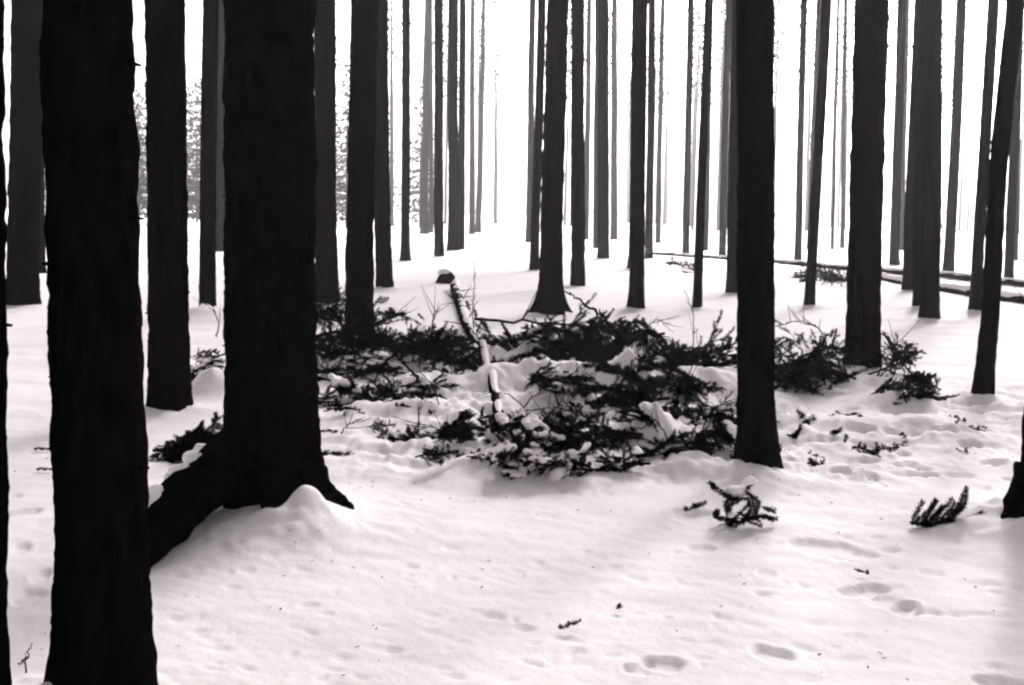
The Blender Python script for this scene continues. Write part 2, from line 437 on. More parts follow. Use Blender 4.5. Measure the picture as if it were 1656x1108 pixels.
# ------------------------------------------------------------------ trunks
TREE_H = 29.0
def trunk_mesh(R, fl, d, seed, lean, lobes=3, H=TREE_H, kink=None):
    seg = 56 if d < 9 else 36 if d < 18 else 22 if d < 40 else 12
    vis = 2.6 + 0.20 * d
    dz = max(0.018, d * 0.0022)
    z = np.concatenate([np.arange(-0.35, vis, dz), np.linspace(vis + dz, H, 14)])
    th = np.linspace(0, 2 * math.pi, seg, endpoint=False)
    Z, TH = np.meshgrid(z, th, indexing='ij')
    zc = np.clip(Z, 0, None)
    r0 = R * np.where(Z < 12, 1.03 - 0.014 * zc, (1.03 - .168) * np.clip((H + 0.3 - Z) / (H + 0.3 - 12), 0.02, 1))
    ph = seed * 1.7
    lob = 1 + 0.45 * np.cos(lobes * TH + ph) + 0.25 * np.cos(2 * TH + ph * 2.1)
    r0 = r0 + R * fl * np.exp(-np.clip(Z + 0.05, -.3, None) / (0.16 + 0.5 * R)) * lob * 0.85
    r0 = r0 * (1 + 0.05 * np.cos(5 * TH + ph) * np.exp(-zc / 0.9) + 0.022 * noise3(np.cos(TH) + seed, np.sin(TH), Z * 0.9, seed))
    X, Y = np.cos(TH), np.sin(TH)
    am = min(0.010, 0.055 * R)
    k = 1.0 / 0.075
    dis = am * noise3(X * R * k, Y * R * k, Z * k * 0.55, seed + 50) + am * 0.75 * noise3(X * R * k * 2.4, Y * R * k * 2.4, Z * k * 1.5, seed + 60)
    if d < 12: dis = dis + am * 0.5 * noise3(X * R * k * 5, Y * R * k * 5, Z * k * 3.2, seed + 61)
    r0 = r0 + dis
    # branch whorl swellings and one or two knots
    wz = np.arange(0.6 + (seed % 5) * 0.13, H, 0.62 if d > 15 else 0.85)
    for q in wz:
        r0 = r0 + R * 0.035 * np.exp(-((Z - q) / 0.05) ** 2) * (0.6 + 0.8 * noise3(X * 1.5, Y * 1.5, Z * 0 + q, seed + 70))
    bendx = 0.018 * R * 8 * noise2(z * 0.35 + seed * 3.1, z * 0, seed) * np.clip(z, 0, 1.5) / 1.5
    cx = lean * z + bendx
    if kink: cx = cx + kink(z)
    cyy = 0.02 * noise2(z * 0.3, z * 0 + seed, 8) * np.clip(z, 0, 1.5)
    V = np.stack([cx[:, None] + r0 * X, cyy[:, None] + r0 * Y, Z], -1).reshape(-1, 3)
    return mesh_np('trunk', V, grid_quads(len(z), seg, True)), lean

def stub(R, lean, z, a, ln, r):
    mb = MB(); s = np.linspace(0, 1, 4)
    p0 = np.array([lean * z + math.cos(a) * R * 0.85, math.sin(a) * R * 0.85, z])
    dr = np.array([math.cos(a), math.sin(a), random.uniform(-.35, .1)])
    pts = p0 + dr[None] * (s * (ln + R * 0.15))[:, None] + np.array([0, 0, -0.05 * ln]) * (s ** 2)[:, None]
    mb.tube(pts, r * (1 - 0.55 * s), 6)
    return mb.mesh('branch_stub')

def add_tree(info, seed, label, group, crown, czero, cscale, name='spruce_tree', stubs=0, kink=None):
    e = empty(name, (info['p'].x, info['p'].y, info['p'].z - info['mh']))
    tag(e, label, 'tree', group)
    me, ln = trunk_mesh(info['R'], info['fl'], info['d'], seed, info['lean'], kink=kink)
    obj('trunk', me, BARK, e)
    c = obj('crown', crown, NEEDLE, e, (info['lean'] * czero, 0, czero))
    c.rotation_euler = (0, 0, seed * 1.3); c.scale = (cscale, cscale, (TREE_H + 0.6 - czero) / (14.0 if crown in CROWN_DENSE else 11.0 if crown in CROWN_THIN + CROWN_MID else 14.0))
    for k in range(stubs):
        z = 0.5 + (1.0 + 0.16 * info['d']) * (k + random.random()) / stubs
        a = random.choice([random.uniform(-.7, .5), math.pi + random.uniform(-.5, .7)])
        obj('branch_stub', stub(info['R'], info['lean'], z, a, random.uniform(.008, .028), random.uniform(.006, .011)), BARK, e)
    return e

kinks = {8: lambda z: 0.015 * np.sin(np.clip(z, 0, 4) * 2.2)}
for i, inf in enumerate(tree_info):
    dense = 46 < inf['p'].y < 90  # crowns out of view, thickened in this belt to block the sun
    grp = 'spruce trunks of the stand' if inf['d'] < 38 else 'spruce trunks greying into the haze'
    e = add_tree(inf, i + 1, inf['label'], grp, (CROWN_DENSE if dense else CROWN_MID if inf['p'].y < 50 else CROWN_THIN)[i % 3], max(7.0, 2.7 + 0.155 * inf['d']) if dense else 17.0,
                 (0.9 + 0.25 * ((i * 37) % 10) / 10), stubs=(7 if inf['d'] < 14 else 5 if inf['d'] < 32 else 0), kink=kinks.get(i))
    inf['e'] = e

# roots of the broad trunk
big = tree_info[2]; be = big['e']
def root(pts, rads, parent, seed):
    mb = MB(); pts = np.array(pts, float)
    t = np.linspace(0, 1, len(pts)); tt = np.linspace(0, 1, 30)
    P = np.stack([np.interp(tt, t, pts[:, k]) for k in range(3)], -1)
    for _ in range(3): P[1:-1] = (P[:-2] + P[1:-1] * 2 + P[2:]) / 4
    mb.tube(P, np.interp(tt, t, rads), 22, True, 0.2, seed)
    return obj('root', mb.mesh('root'), BARK, parent)
root([(-.10, -.05, .42), (-.24, -.22, .24), (-.33, -.50, .17), (-.38, -.80, .11), (-.42, -1.15, .04), (-.5, -1.5, -.08)], [.14, .15, .13, .11, .09, .06], be, 5)
root([(.14, -.05, .26), (.25, -.10, .12), (.35, -.13, .05), (.43, -.16, -.03)], [.11, .10, .085, .07], be, 6)
root([(.05, -.16, .26), (.09, -.34, .16), (.13, -.46, .06), (.17, -.6, -.05)], [.11, .10, .07, .05], be, 7)

re_ = tree_info[4]['e']
root([(-.06, 0, .34), (-.13, -.03, .2), (-.185, -.08, .10), (-.20, -.16, .02), (-.19, -.3, -.1)], [.10, .095, .08, .07, .05], re_, 9)
root([(-.02, -.06, .30), (-.04, -.16, .12), (-.05, -.26, -.05)], [.11, .10, .07], re_, 10)

# unseen trees added beside and behind the view for shade; the pale far wood
rt = random.Random(5)
taken = [(t['p'].x, t['p'].y) for t in tree_info]
def free(x, y, g): return all((x - a) ** 2 + (y - b_) ** 2 > g * g for a, b_ in taken)
k = 0; tries = 0
while k < 150 and tries < 9000:
    tries += 1
    y = rt.uniform(-10, 88); x = rt.uniform(-.5 * y - 16, .62 * y + 16)
    if y < 13 and rt.random() < .5: continue
    if y > 0 and abs(x) < 0.40 * y + 1.6: continue
    if math.hypot(x, y) < 3.0 or not free(x, y, 4.2): continue
    taken.append((x, y)); k += 1
    p = Vector((x, y, float(low(x, y)) + .07))
    add_tree(dict(p=p, R=rt.uniform(.15, .24), lean=rt.uniform(-.01, .01), fl=.35, d=30, mh=.07), 100 + k,
             'unseen spruce added outside the frame to shade the stand', 'shading spruces added around the viewpoint', (CROWN_DENSE if y > 46 else CROWN_MID)[k % 3], max(7.0, 2.7 + .155 * y) if y > 46 else 17.0, rt.uniform(.95, 1.2))
k = 0; tries = 0
while k < 62 and tries < 4000:
    tries += 1
    y = rt.uniform(128, 225); x = rt.uniform(-.14, .40) * y
    if -.022 < x / y < .012: continue
    if not free(x, y, 3.0): continue
    taken.append((x, y)); k += 1
    p = Vector((x, y, float(low(x, y)) + .04))
    add_tree(dict(p=p, R=rt.uniform(.13, .22), lean=rt.uniform(-.012, .012), fl=.15, d=y, mh=.04), 200 + k,
             'pale trunk of the far wood almost lost in the bright haze', 'far trunks lost in the haze', CROWN_THIN[k % 3], 17.0, rt.uniform(.9, 1.2))
for k in range(22):
    y = rt.uniform(115, 175); px = rt.choice([rt.uniform(-60, 340), rt.uniform(90, 340), rt.uniform(520, 680)])
    x = (px - 828) / F_PX * y
    p = Vector((x, y, float(low(x, y))))
    e = empty('young_spruce', p)
    tag(e, 'pale hazy young spruce branched to the ground, beyond the trunks at left', 'tree', 'young spruces in the haze at left')
    mb = MB(); mb.tube([(0, 0, -.2), (0, 0, 5), (0, 0, 15)], [.12, .09, .01], 8); obj('trunk', mb.mesh('trunk'), BARK, e)
    c = obj('crown', CROWN_LOW[k % 2], NEEDLE, e, (0, 0, .8)); c.rotation_euler.z = k * 1.1; c.scale = (.95, .95, rt.uniform(.9, 1.2))

# ------------------------------------------------------------------ fallen trunks
def log(name, p0, p1, r0, r1, label, seed, snow_w=0.9, snow_h=0.5, sag=0.0, stubs=6, snow_cut=0.25, lift=0.7, off=0.0, bend=.05):
    e = empty(name, p0); tag(e, label, 'log', 'fallen trunks')
    n_ = max(30, int((p1 - p0).length / 0.12))
    t = np.linspace(0, 1, n_)
    X = p0.x + (p1.x - p0.x) * t + bend * noise2(t * 7, t * 0, seed); Y = p0.y + (p1.y - p0.y) * t
    R_ = r0 + (r1 - r0) * t
    Zg = ground_h(X.copy(), Y.copy())
    for _ in range(14): Zg[1:-1] = (Zg[:-2] + 2 * Zg[1:-1] + Zg[2:]) / 4
    Z = Zg + R_ * lift + sag
    P = np.stack([X - p0.x, Y - p0.y, Z - p0.z], -1)
    mb = MB(); mb.tube(P, R_, 16, True, 0.24, seed); obj('trunk', mb.mesh('trunk'), BARK, e)
    # snow lying along the top, broken in places
    dr = np.array([p1.x - p0.x, p1.y - p0.y, 0]); dr /= np.linalg.norm(dr); sd = np.array([dr[1], -dr[0], 0])
    gate = np.clip((noise2(t * (p1 - p0).length * 2.1, t * 0 + 2, seed + 3) + snow_cut) * 4, 0.0, 1)
    lm = t * (p1 - p0).length
    ws = R_ * snow_w * gate * (1 + .2 * noise2(lm * 2.3, t * 0, seed + 4) + .12 * noise2(lm * 6.1, t * 0, seed + 6)); hs = R_ * snow_h * gate * (1 + .5 * noise2(lm * 1.7, t * 0 + 5, seed + 5))
    cs = np.linspace(0, math.pi, 9)
    prof = np.stack([np.cos(cs), np.sin(cs)], -1)
    base = np.sqrt(np.clip(R_ ** 2 - ws ** 2 * .9, 0, None))
    V = P[:, None] + sd * (prof[:, 0] * ws[:, None] - off * R_[:, None])[..., None] + np.array([0, 0, 1.0]) * (base[:, None] * .75 + prof[:, 1] * (R_ * 1.0 - base * .75 + hs)[:, None])[..., None]
    obj('snow', mesh_np('snow', V.reshape(-1, 3), grid_quads(n_, 9, False)[:, ::-1]), SNOW, e)
    for k in range(stubs):
        i = random.randint(3, n_ - 4); a = random.uniform(-.2, math.pi + .2); ln = random.uniform(.08, .35)
        d3 = sd * math.cos(a) + np.array([0, 0, math.sin(a)]) + dr * random.uniform(.1, .6)
        s = np.linspace(0, 1, 5)
        mb = MB(); mb.tube(P[i] + d3 * (s * (R_[i] + ln))[:, None], .012 * (1 - .7 * s), 5); obj('branch_stub', mb.mesh('branch_stub'), BARK, e)
    return e
fl0, fl1 = at(737, 468), at(806, 716)
lg = log('fallen_trunk', fl0, fl1, .095, .03, 'long fallen trunk pointing at the viewer through the brash, snow along it', 3, snow_w=.8, snow_h=.4, stubs=22, snow_cut=.4, lift=.6, off=.3, bend=.11)
sp_ = at(721, 458)
st = empty('tree_stump', (sp_.x, sp_.y, snow_z(sp_.x, sp_.y))); tag(st, 'small dark stump in the white clearing at the far end of the fallen trunk', 'stump')
mb = MB(); mb.tube([(0, 0, -.15), (0, 0, 0), (.0, 0, .07), (.01, 0, .14), (.03, 0, .2), (.04, 0, .25)], [.24, .22, .2, .18, .16, .08], 18, True, .45, 4); obj('trunk', mb.mesh('trunk'), BARK, st)
mb = MB(); mb.tube([(.0, .03, .17), (.0, .03, .22), (.01, .03, .27), (.02, .03, .30)], [.14, .16, .12, .03], 16, True, .2, 5); obj('snow', mb.mesh('snow'), SNOW, st)
log('fallen_trunk', at(1050, 411), at(1700, 468), .05, .085, 'long thin fallen trunk lying across the far right behind the trees', 8, snow_w=.85, snow_h=.35, stubs=10, snow_cut=1.1, lift=1.1)
log('fallen_trunk', at(1425, 452), at(1720, 502), .075, .10, 'thick snow-capped fallen trunk in front of the long thin one', 9, snow_w=.9, snow_h=.6, stubs=6, snow_cut=1.1, lift=.7)

# ------------------------------------------------------------------ boughs
def voxel_snow(spheres, voxel, seed):
    bm = bmesh.new()
    for (c, r, st) in spheres:
        mt = Matrix.Translation(c) @ Matrix.Rotation(random.uniform(0, 3), 4, 'Z') @ Matrix.Diagonal((r * st, r, r * .75, 1))
        bmesh.ops.create_icosphere(bm, subdivisions=2, radius=1.0, matrix=mt)
    me = bpy.data.meshes.new('snow'); bm.to_mesh(me); bm.free()
    o = bpy.data.objects.new('tmp', me); COL.objects.link(o)
    md = o.modifiers.new('r', 'REMESH'); md.mode = 'VOXEL'; md.voxel_size = voxel
    sm = o.modifiers.new('s', 'SMOOTH'); sm.factor = .5; sm.iterations = 3
    dg = bpy.context.evaluated_depsgraph_get(); dg.update()
    me2 = bpy.data.meshes.new_from_object(o.evaluated_get(dg))
    bpy.data.objects.remove(o); bpy.data.meshes.remove(me)
    v = np.empty(len(me2.vertices) * 3, np.float32); me2.vertices.foreach_get('co', v); v = v.reshape(-1, 3)
    dv = 0.010 * noise3(v[:, 0] * 22, v[:, 1] * 22, v[:, 2] * 22, seed)
    v[:, 2] += dv; v[:, 0] += dv * .5
    me2.vertices.foreach_set('co', v.ravel()); me2.update()
    me2.polygons.foreach_set('use_smooth', np.ones(len(me2.polygons), bool))
    me2.name = 'snow'; me2.materials.clear(); me2.materials.append(SNOW)
    return me2

rs = random.Random(3)
root_sn = []
for k in range(26):
    t = k / 25
    root_sn.append((Vector((-.30 - .26 * t + rs.uniform(-.05, .03), -.12 - 1.05 * t, .37 - .30 * t + rs.uniform(-.03, .02))), rs.uniform(.025, .06), rs.uniform(1, 1.6)))
tag(obj('snow', voxel_snow(root_sn, .012, 77), None, be), kind='stuff')

def make_bough(seed, L, snow, bare=0.0, given=None, sub=True, ndl=0.027, dens=1.0, lift=0.0, thick=0.011, nw=.0026):
    r = random.Random(seed)
    lines = []
    def line(p0, d0, ln, r0, lv, curl):
        n_ = max(4, int(ln / 0.035)); pts = [p0.copy()]; d = d0.normalized(); st = ln / n_
        for k in range(n_):
            d = (d + Vector((r.uniform(-.12, .12), r.uniform(-.12, .12), curl * st * 3 + r.uniform(-.09, .09)))).normalized()
            pts.append(pts[-1] + d * st)
        lines.append((pts, r0, lv)); return pts
    if given:
        for g_ in given:
            P = np.array(g_, float); t = np.linspace(0, 1, len(P)); tt = np.linspace(0, 1, 9)
            Q = np.stack([np.interp(tt, t, P[:, k]) for k in range(3)], -1)
            Q[1:-1] = (Q[:-2] + 2 * Q[1:-1] + Q[2:]) / 4
            lines.append(([Vector(q) for q in Q], .004, 1))
    main = [] if given else line(Vector((0, 0, 0)), Vector((1, 0, lift)), L, thick * (L / .8 + .2), 0, -.25)
    n_tw = 0 if given else int(L / .06)
    for k in range(n_tw):
        t = .12 + .86 * k / n_tw
        i = min(len(main) - 2, int(t * (len(main) - 1))); d = (main[i + 1] - main[i]).normalized()
        for s in (-1, 1):
            if r.random() < .15: continue
            a = r.uniform(.6, 1.05)
            side = Vector((-d.y, d.x, 0)).normalized() * s
            dd = d * math.cos(a) + side * math.sin(a) + Vector((0, 0, r.uniform(-.25, .35)))
            ln = L * .44 * (1.05 - t * .8) * r.uniform(.55, 1.15)
            tw = line(main[i], dd, ln, .0045, 1, r.uniform(-.4, .3))
            if sub and ln > .12:
                for j in range(1, len(tw) - 1, 1):
                    if r.random() < .3: continue
                    d2 = (tw[j + 1] - tw[j]).normalized(); s2 = r.choice([-1, 1])
                    sd2 = Vector((-d2.y, d2.x, r.uniform(-.4, .5))).normalized() * s2
                    line(tw[j], d2 * .65 + sd2 * .75, ln * r.uniform(.22, .45), .0028, 2, 0)
    wood = MB(); V = []; T = []; n_ = 0
    for pts, r0, lv in lines:
        P = np.array([tuple(p) for p in pts])
        wood.tube(P, r0 * (1 - .75 * np.linspace(0, 1, len(P))), 5 if lv == 0 else 3, False)
        if r.random() < bare: continue
        seglen = np.linalg.norm(np.diff(P, axis=0), axis=1).sum()
        cnt = int(seglen * 1000 * dens)
        g = np.random.default_rng(r.randrange(1 << 30))
        t = g.random(cnt)
        if lv == 0: t = .22 + .78 * t
        f = t * (len(P) - 1.001); i = f.astype(int); f = (f - i)[:, None]
        c = P[i] * (1 - f) + P[i + 1] * f
        d = P[i + 1] - P[i]; d /= np.linalg.norm(d, axis=1)[:, None] + 1e-9
        rv = g.normal(size=(cnt, 3)); rv -= d * (rv * d).sum(1)[:, None]; rv /= np.linalg.norm(rv, axis=1)[:, None] + 1e-9
        nd = d * g.uniform(.3, .9, cnt)[:, None] + rv; nd /= np.linalg.norm(nd, axis=1)[:, None]
        w = np.cross(nd, d + rv * .3); w /= np.linalg.norm(w, axis=1)[:, None] + 1e-9
        l_ = (ndl * g.uniform(.7, 1.15, cnt))[:, None]
        V.append(np.stack([c, c + nd * l_ * .6 - w * nw, c + nd * l_, c + nd * l_ * .6 + w * nw], 1).reshape(-1, 3)); n_ += cnt
    V = np.vstack(V); T = np.arange(n_ * 4).reshape(-1, 4)
    nm = mesh_np('needles', V, T, None, False); nm.materials.append(NEEDLE)
    wm = wood.mesh('stem'); wm.materials.append(BARK)
    sm = None
    if snow > 0:
        sp = []
        for pts, r0, lv in lines:
            if lv == 2 or r.random() > snow: continue
            a = r.uniform(0.05, .5); b_ = r.uniform(.6, 1.0)
            rr_ = r.uniform(.02, .038) * (1 + .6 * snow)
            for k, p in enumerate(pts):
                if a < k / len(pts) < b_:
                    sp.append((p + Vector((r.uniform(-.01, .01), r.uniform(-.01, .01), rr_ * .55)), rr_ * r.uniform(.7, 1.15), r.uniform(1.0, 1.5)))
        if sp: sm = voxel_snow(sp, .011, seed)
    return (wm, nm, sm)

BOUGH = [make_bough(1, 1.0, .0), make_bough(2, 1.15, .28), make_bough(3, .85, .45), make_bough(4, .95, .15, bare=.15),
         make_bough(5, .75, .0, lift=.2), make_bough(6, 1.2, .0, bare=.55), make_bough(7, .8, .75)]
SMALL = [make_bough(11, .34, 0, sub=False, ndl=.018), make_bough(12, .26, .0, sub=False), make_bough(13, .42, .25), make_bough(14, .2, 0, sub=False)]

def put_bough(proto, x, y, z, head, pitch, roll, scale, label, group, name='spruce_bough', cat='branch'):
    e = empty(name, (x, y, z)); tag(e, label, cat, group)
    e.rotation_euler = (Matrix.Rotation(head, 3, 'Z') @ Matrix.Rotation(-pitch, 3, 'Y') @ Matrix.Rotation(roll, 3, 'X')).to_euler()
    e.scale = (scale,) * 3
    obj('stem', proto[0], None, e); tag(obj('needles', proto[1], None, e), kind='stuff')
    if proto[2] is not None and abs(pitch) < .5: tag(obj('snow', proto[2], None, e), kind='stuff')
    return e

def near_log(x, y):
    ax, ay, bx, by = fl0.x, fl0.y, fl1.x, fl1.y
    t = max(0, min(1, ((x - ax) * (bx - ax) + (y - ay) * (by - ay)) / ((bx - ax) ** 2 + (by - ay) ** 2)))
    if y > 14.2: return 9
    return math.hypot(x - ax - t * (bx - ax), y - ay - t * (by - ay))
rb = random.Random(99)
def scatter(n_, x0, x1, y0, y1, zlo, zhi, protos, label, group, smin=.7, smax=1.1, pit=(-.2, .3), sink=.8, clear=.22):
    for k in range(n_):
        px = rb.uniform(x0, x1); py = rb.uniform(y0, y1)
        p = at(px, py); head = rb.uniform(0, 6.283); sc = rb.uniform(smin, smax); ln = .45 * sc
        x = p.x - math.cos(head) * ln; y = p.y - math.sin(head) * ln
        sz = snow_z(p.x, p.y); lz = float(low(p.x, p.y)); z = lz + sink * (sz - lz) + rb.uniform(zlo, zhi)
        if near_log(p.x, p.y) < clear: continue
        put_bough(protos[rb.randrange(len(protos))], x, y, z, head, rb.uniform(*pit), rb.uniform(-.9, .9), sc, label, group)
B = BOUGH
scatter(24, 525, 745, 575, 625, -.04, .18, [B[0], B[3], B[4], B[5]], 'dark spruce bough in the brash left of the fallen trunk', 'boughs of the brash behind left')
scatter(15, 760, 960, 578, 622, -.04, .14, [B[0], B[1], B[3], B[5]], 'dark spruce bough in the brash just right of the fallen trunk', 'boughs of the brash behind centre')
scatter(10, 930, 1060, 582, 612, .0, .24, [B[0], B[4], B[3]], 'dark spruce bough topping the highest heap of brash', 'boughs on the high brash heap', pit=(-.1, .45))
scatter(11, 1080, 1195, 590, 632, -.02, .12, [B[0], B[3], B[4], B[1]], 'dark spruce bough in the brash just left of the lone straight trunk', 'boughs of the brash behind right')
scatter(10, 950, 1085, 668, 712, .0, .10, [B[0], B[4], B[2], B[1]], 'dark spruce bough under the snow hump in mid heap', 'boughs under the snow hump')
scatter(12, 800, 950, 630, 705, -.05, .08, [B[1], B[2], B[6]], 'snow-dusted spruce bough beside the near end of the fallen trunk', 'boughs beside the fallen trunk tip', smin=.5, smax=.9)
scatter(11, 880, 1090, 722, 785, -.03, .1, [B[0], B[1], B[2], B[4], B[6]], 'spruce bough in the nearest row of the brash heap', 'boughs along the near edge of the heap', smin=.5, smax=.85)
scatter(7, 770, 910, 755, 782, -.02, .12, [B[6], B[2]], 'spruce bough padded with thick snow at the heap\'s near left corner', 'snow-padded boughs', smin=.5, smax=.75, pit=(-.1, .2))
scatter(7, 640, 790, 690, 725, -.03, .05, [B[2], SMALL[2], SMALL[0]], 'small dark spruce spray half buried left of the brash heap', 'half-buried sprays left of the heap', smin=.5, smax=.9)
scatter(8, 1110, 1190, 640, 700, -.04, .06, [B[1], B[2], B[3]], 'half-buried spruce bough close left of the lone straight trunk', 'half-buried boughs by the lone trunk', smin=.45, smax=.8)
scatter(6, 1130, 1215, 735, 758, -.02, .08, [B[0], B[4]], 'spruce bough lying against the foot of the lone straight trunk', 'boughs at the lone trunk foot', smin=.4, smax=.6)
scatter(9, 1262, 1340, 615, 636, .0, .2, [B[0], B[4], B[5]], 'dark spruce bough heaped left of the thick trunk\'s foot', 'boughs heaped left of the thick trunk', smin=.6, smax=.95)
scatter(6, 1425, 1495, 650, 668, .0, .12, [B[0], B[4]], 'dark spruce bough lying right of the thick trunk\'s foot', 'boughs right of the thick trunk', smin=.5, smax=.8)
scatter(3, 1425, 1455, 600, 625, .0, .2, [B[5]], 'bare twiggy bough leaning on the right side of the thick trunk', 'twiggy boughs on the thick trunk', smin=.45, smax=.6, pit=(.4, .9))
scatter(22, 1270, 1490, 665, 745, -.02, .02, SMALL, 'scrap of spruce twig on the snow between the lone and thick trunks', 'spruce scraps on the right', smin=.6, smax=1.1)
scatter(6, 1500, 1656, 690, 730, -.02, .02, SMALL, 'scrap of spruce twig on the trodden snow at far right', 'spruce scraps at far right', smin=.5, smax=.9)
scatter(6, 245, 345, 735, 748, .0, .14, [B[0], B[4]], 'dark spruce bough lying on the snow left of the broad rooted trunk', 'boughs left of the rooted trunk', smin=.5, smax=.75)
scatter(5, 318, 352, 600, 640, .05, .2, [B[1], B[6], B[0]], 'snowy spruce bough in the gap between two black trunks at left', 'boughs in the left gap', smin=.4, smax=.6)
scatter(4, 515, 548, 500, 545, .0, .3, [B[2], B[5]], 'snowy twiggy bough at the foot of the trunk behind the rooted one', 'boughs behind the rooted trunk', smin=.6, smax=.9)
scatter(9, 1255, 1400, 450, 466, .0, .15, [B[5], B[3]], 'thin hazy brushwood below the far fallen trunk', 'brushwood by the far log', smin=.7, smax=1.0)
scatter(4, 1095, 1125, 432, 442, .0, .15, [B[5], B[3]], 'small hazy brushwood left of the thin leaning trunk', 'brushwood by the thin trunk', smin=.6, smax=.9)
scatter(7, 535, 660, 640, 680, -.03, .03, [SMALL[2], SMALL[0], B[5]], 'small twiggy spray in the lumpy snow right of the rooted trunk', 'sprays right of the rooted trunk', smin=.4, smax=.8)

scatter(22, 530, 740, 625, 700, -.015, .03, [SMALL[2], SMALL[0], SMALL[1], B[2]], 'loose needle spray poking from the lumpy snow left of the fallen trunk', 'loose sprays left of the fallen trunk', smin=.5, smax=1.0, sink=1)
scatter(20, 800, 960, 625, 740, -.015, .04, [SMALL[2], B[2], SMALL[0], B[4]], 'loose needle spray poking from snow right of the fallen trunk tip', 'loose sprays right of the fallen trunk', smin=.45, smax=.9, sink=1, clear=.25)
scatter(11, 1060, 1195, 630, 740, -.015, .04, [SMALL[2], B[2], SMALL[0], B[4]], 'loose needle spray poking from snow between heap and lone trunk', 'loose sprays left of the lone trunk', smin=.45, smax=.85, sink=1)
scatter(9, 720, 860, 700, 778, -.01, .06, [B[2], B[6], SMALL[2], B[4]], 'spruce spray at the left foot of the brash heap', 'sprays at the left foot of the heap', smin=.5, smax=.8, sink=1)
scatter(7, 1128, 1215, 742, 766, .0, .07, [B[4], SMALL[0], B[4]], 'bushy spruce spray tucked around the foot of the lone straight trunk', 'sprays around the lone trunk foot', smin=.4, smax=.6, sink=1)

# single sprigs lying in the foreground
def sprig(px, py, proto, head, pitch, sc, label, roll=0.0, dz=0.02):
    p = at(px, py)
    put_bough(proto, p.x, p.y, snow_z(p.x, p.y) + dz, head, pitch, roll, sc, label, None, 'spruce_sprig', 'sprig')
def zoomed(paths, ox, oy, k, seed):
    r = random.Random(seed); res = []
    for p_ in paths + [[(x + r.uniform(-22, 22), y + r.uniform(0, 12)) for x, y in q_] for q_ in paths]:
        y0 = r.uniform(-.05, .05); y1 = y0 + r.uniform(-.06, .06); n_ = len(p_)
        res.append([((x - ox) * k, y0 + (y1 - y0) * i / (n_ - 1), (oy - y) * k) for i, (x, y) in enumerate(p_)])
    return res
FAN = make_bough(31, .33, 0, given=zoomed([[(1150, 345), (1200, 270)], [(1185, 345), (1245, 250)], [(1240, 345), (1300, 245)], [(1215, 350), (1272, 275)], [(1280, 345), (1345, 270)],
    [(1310, 340), (1345, 270), (1380, 198)], [(1345, 345), (1435, 298)], [(1150, 350), (1260, 362), (1410, 368)], [(1240, 360), (1400, 345)], [(1170, 352), (1300, 330)], [(1200, 365), (1390, 380)], [(1300, 345), (1330, 300)]], 1150, 385, .00118, 1), ndl=.024, dens=2.4, nw=.0024)
CLAW = make_bough(32, .30, .07, given=zoomed([[(290, 195), (240, 160), (200, 133)], [(330, 200), (265, 178)], [(290, 190), (370, 185)], [(355, 160), (412, 210), (405, 285)], [(383, 155), (396, 112)],
    [(340, 200), (270, 225), (290, 275)], [(240, 295), (235, 255)], [(300, 320), (330, 280), (370, 230)], [(360, 290), (440, 272), (490, 297)], [(430, 232), (486, 242)], [(330, 270), (430, 302)],
    [(285, 305), (310, 335)], [(240, 288), (330, 310)], [(300, 200), (285, 260), (300, 300)], [(370, 190), (385, 250), (350, 300)]], 340, 338, .00115, 2), ndl=.021, dens=2.2, nw=.0023)
sprig(1478, 866, FAN, 0.0, 0, 1, 'dark spruce sprig with upright shoots on the snow near the right edge', dz=-.012)
sprig(1196, 852, CLAW, 0.0, 0, 1, 'spruce sprig with curled snowy shoots on the snow before the lone trunk', dz=-.012)
sprig(1110, 826, SMALL[3], .6, .3, .7, 'tiny upright needle shoot left of the curled snowy sprig')
sprig(905, 1024, SMALL[3], .4, .35, .45, 'tuft of needles alone on the foreground snow, bottom centre')
sprig(1405, 936, SMALL[3], 2.4, .2, .35, 'tiny dark needle tuft between the two long footprints')
sprig(520, 745, SMALL[1], .1, .05, .8, 'little needle twig on the snow by the rooted trunk\'s right side')
sprig(545, 716, SMALL[1], 3.0, .05, .5, 'little dark needle scrap close right of the rooted trunk')
sprig(56, 729, SMALL[1], .0, .05, .45, 'upper of two dark scraps beside the nearest trunk at left')
sprig(60, 766, SMALL[1], .1, .05, .4, 'lower of two dark scraps beside the nearest trunk at left')
sprig(32, 1090, SMALL[3], 1.2, .5, .2, 'dark crumb beside the curved stalk in the bottom left corner')
sprig(1000, 994, SMALL[3], 1.4, .2, .25, 'smallest dark speck of needles right of the bottom centre tuft')

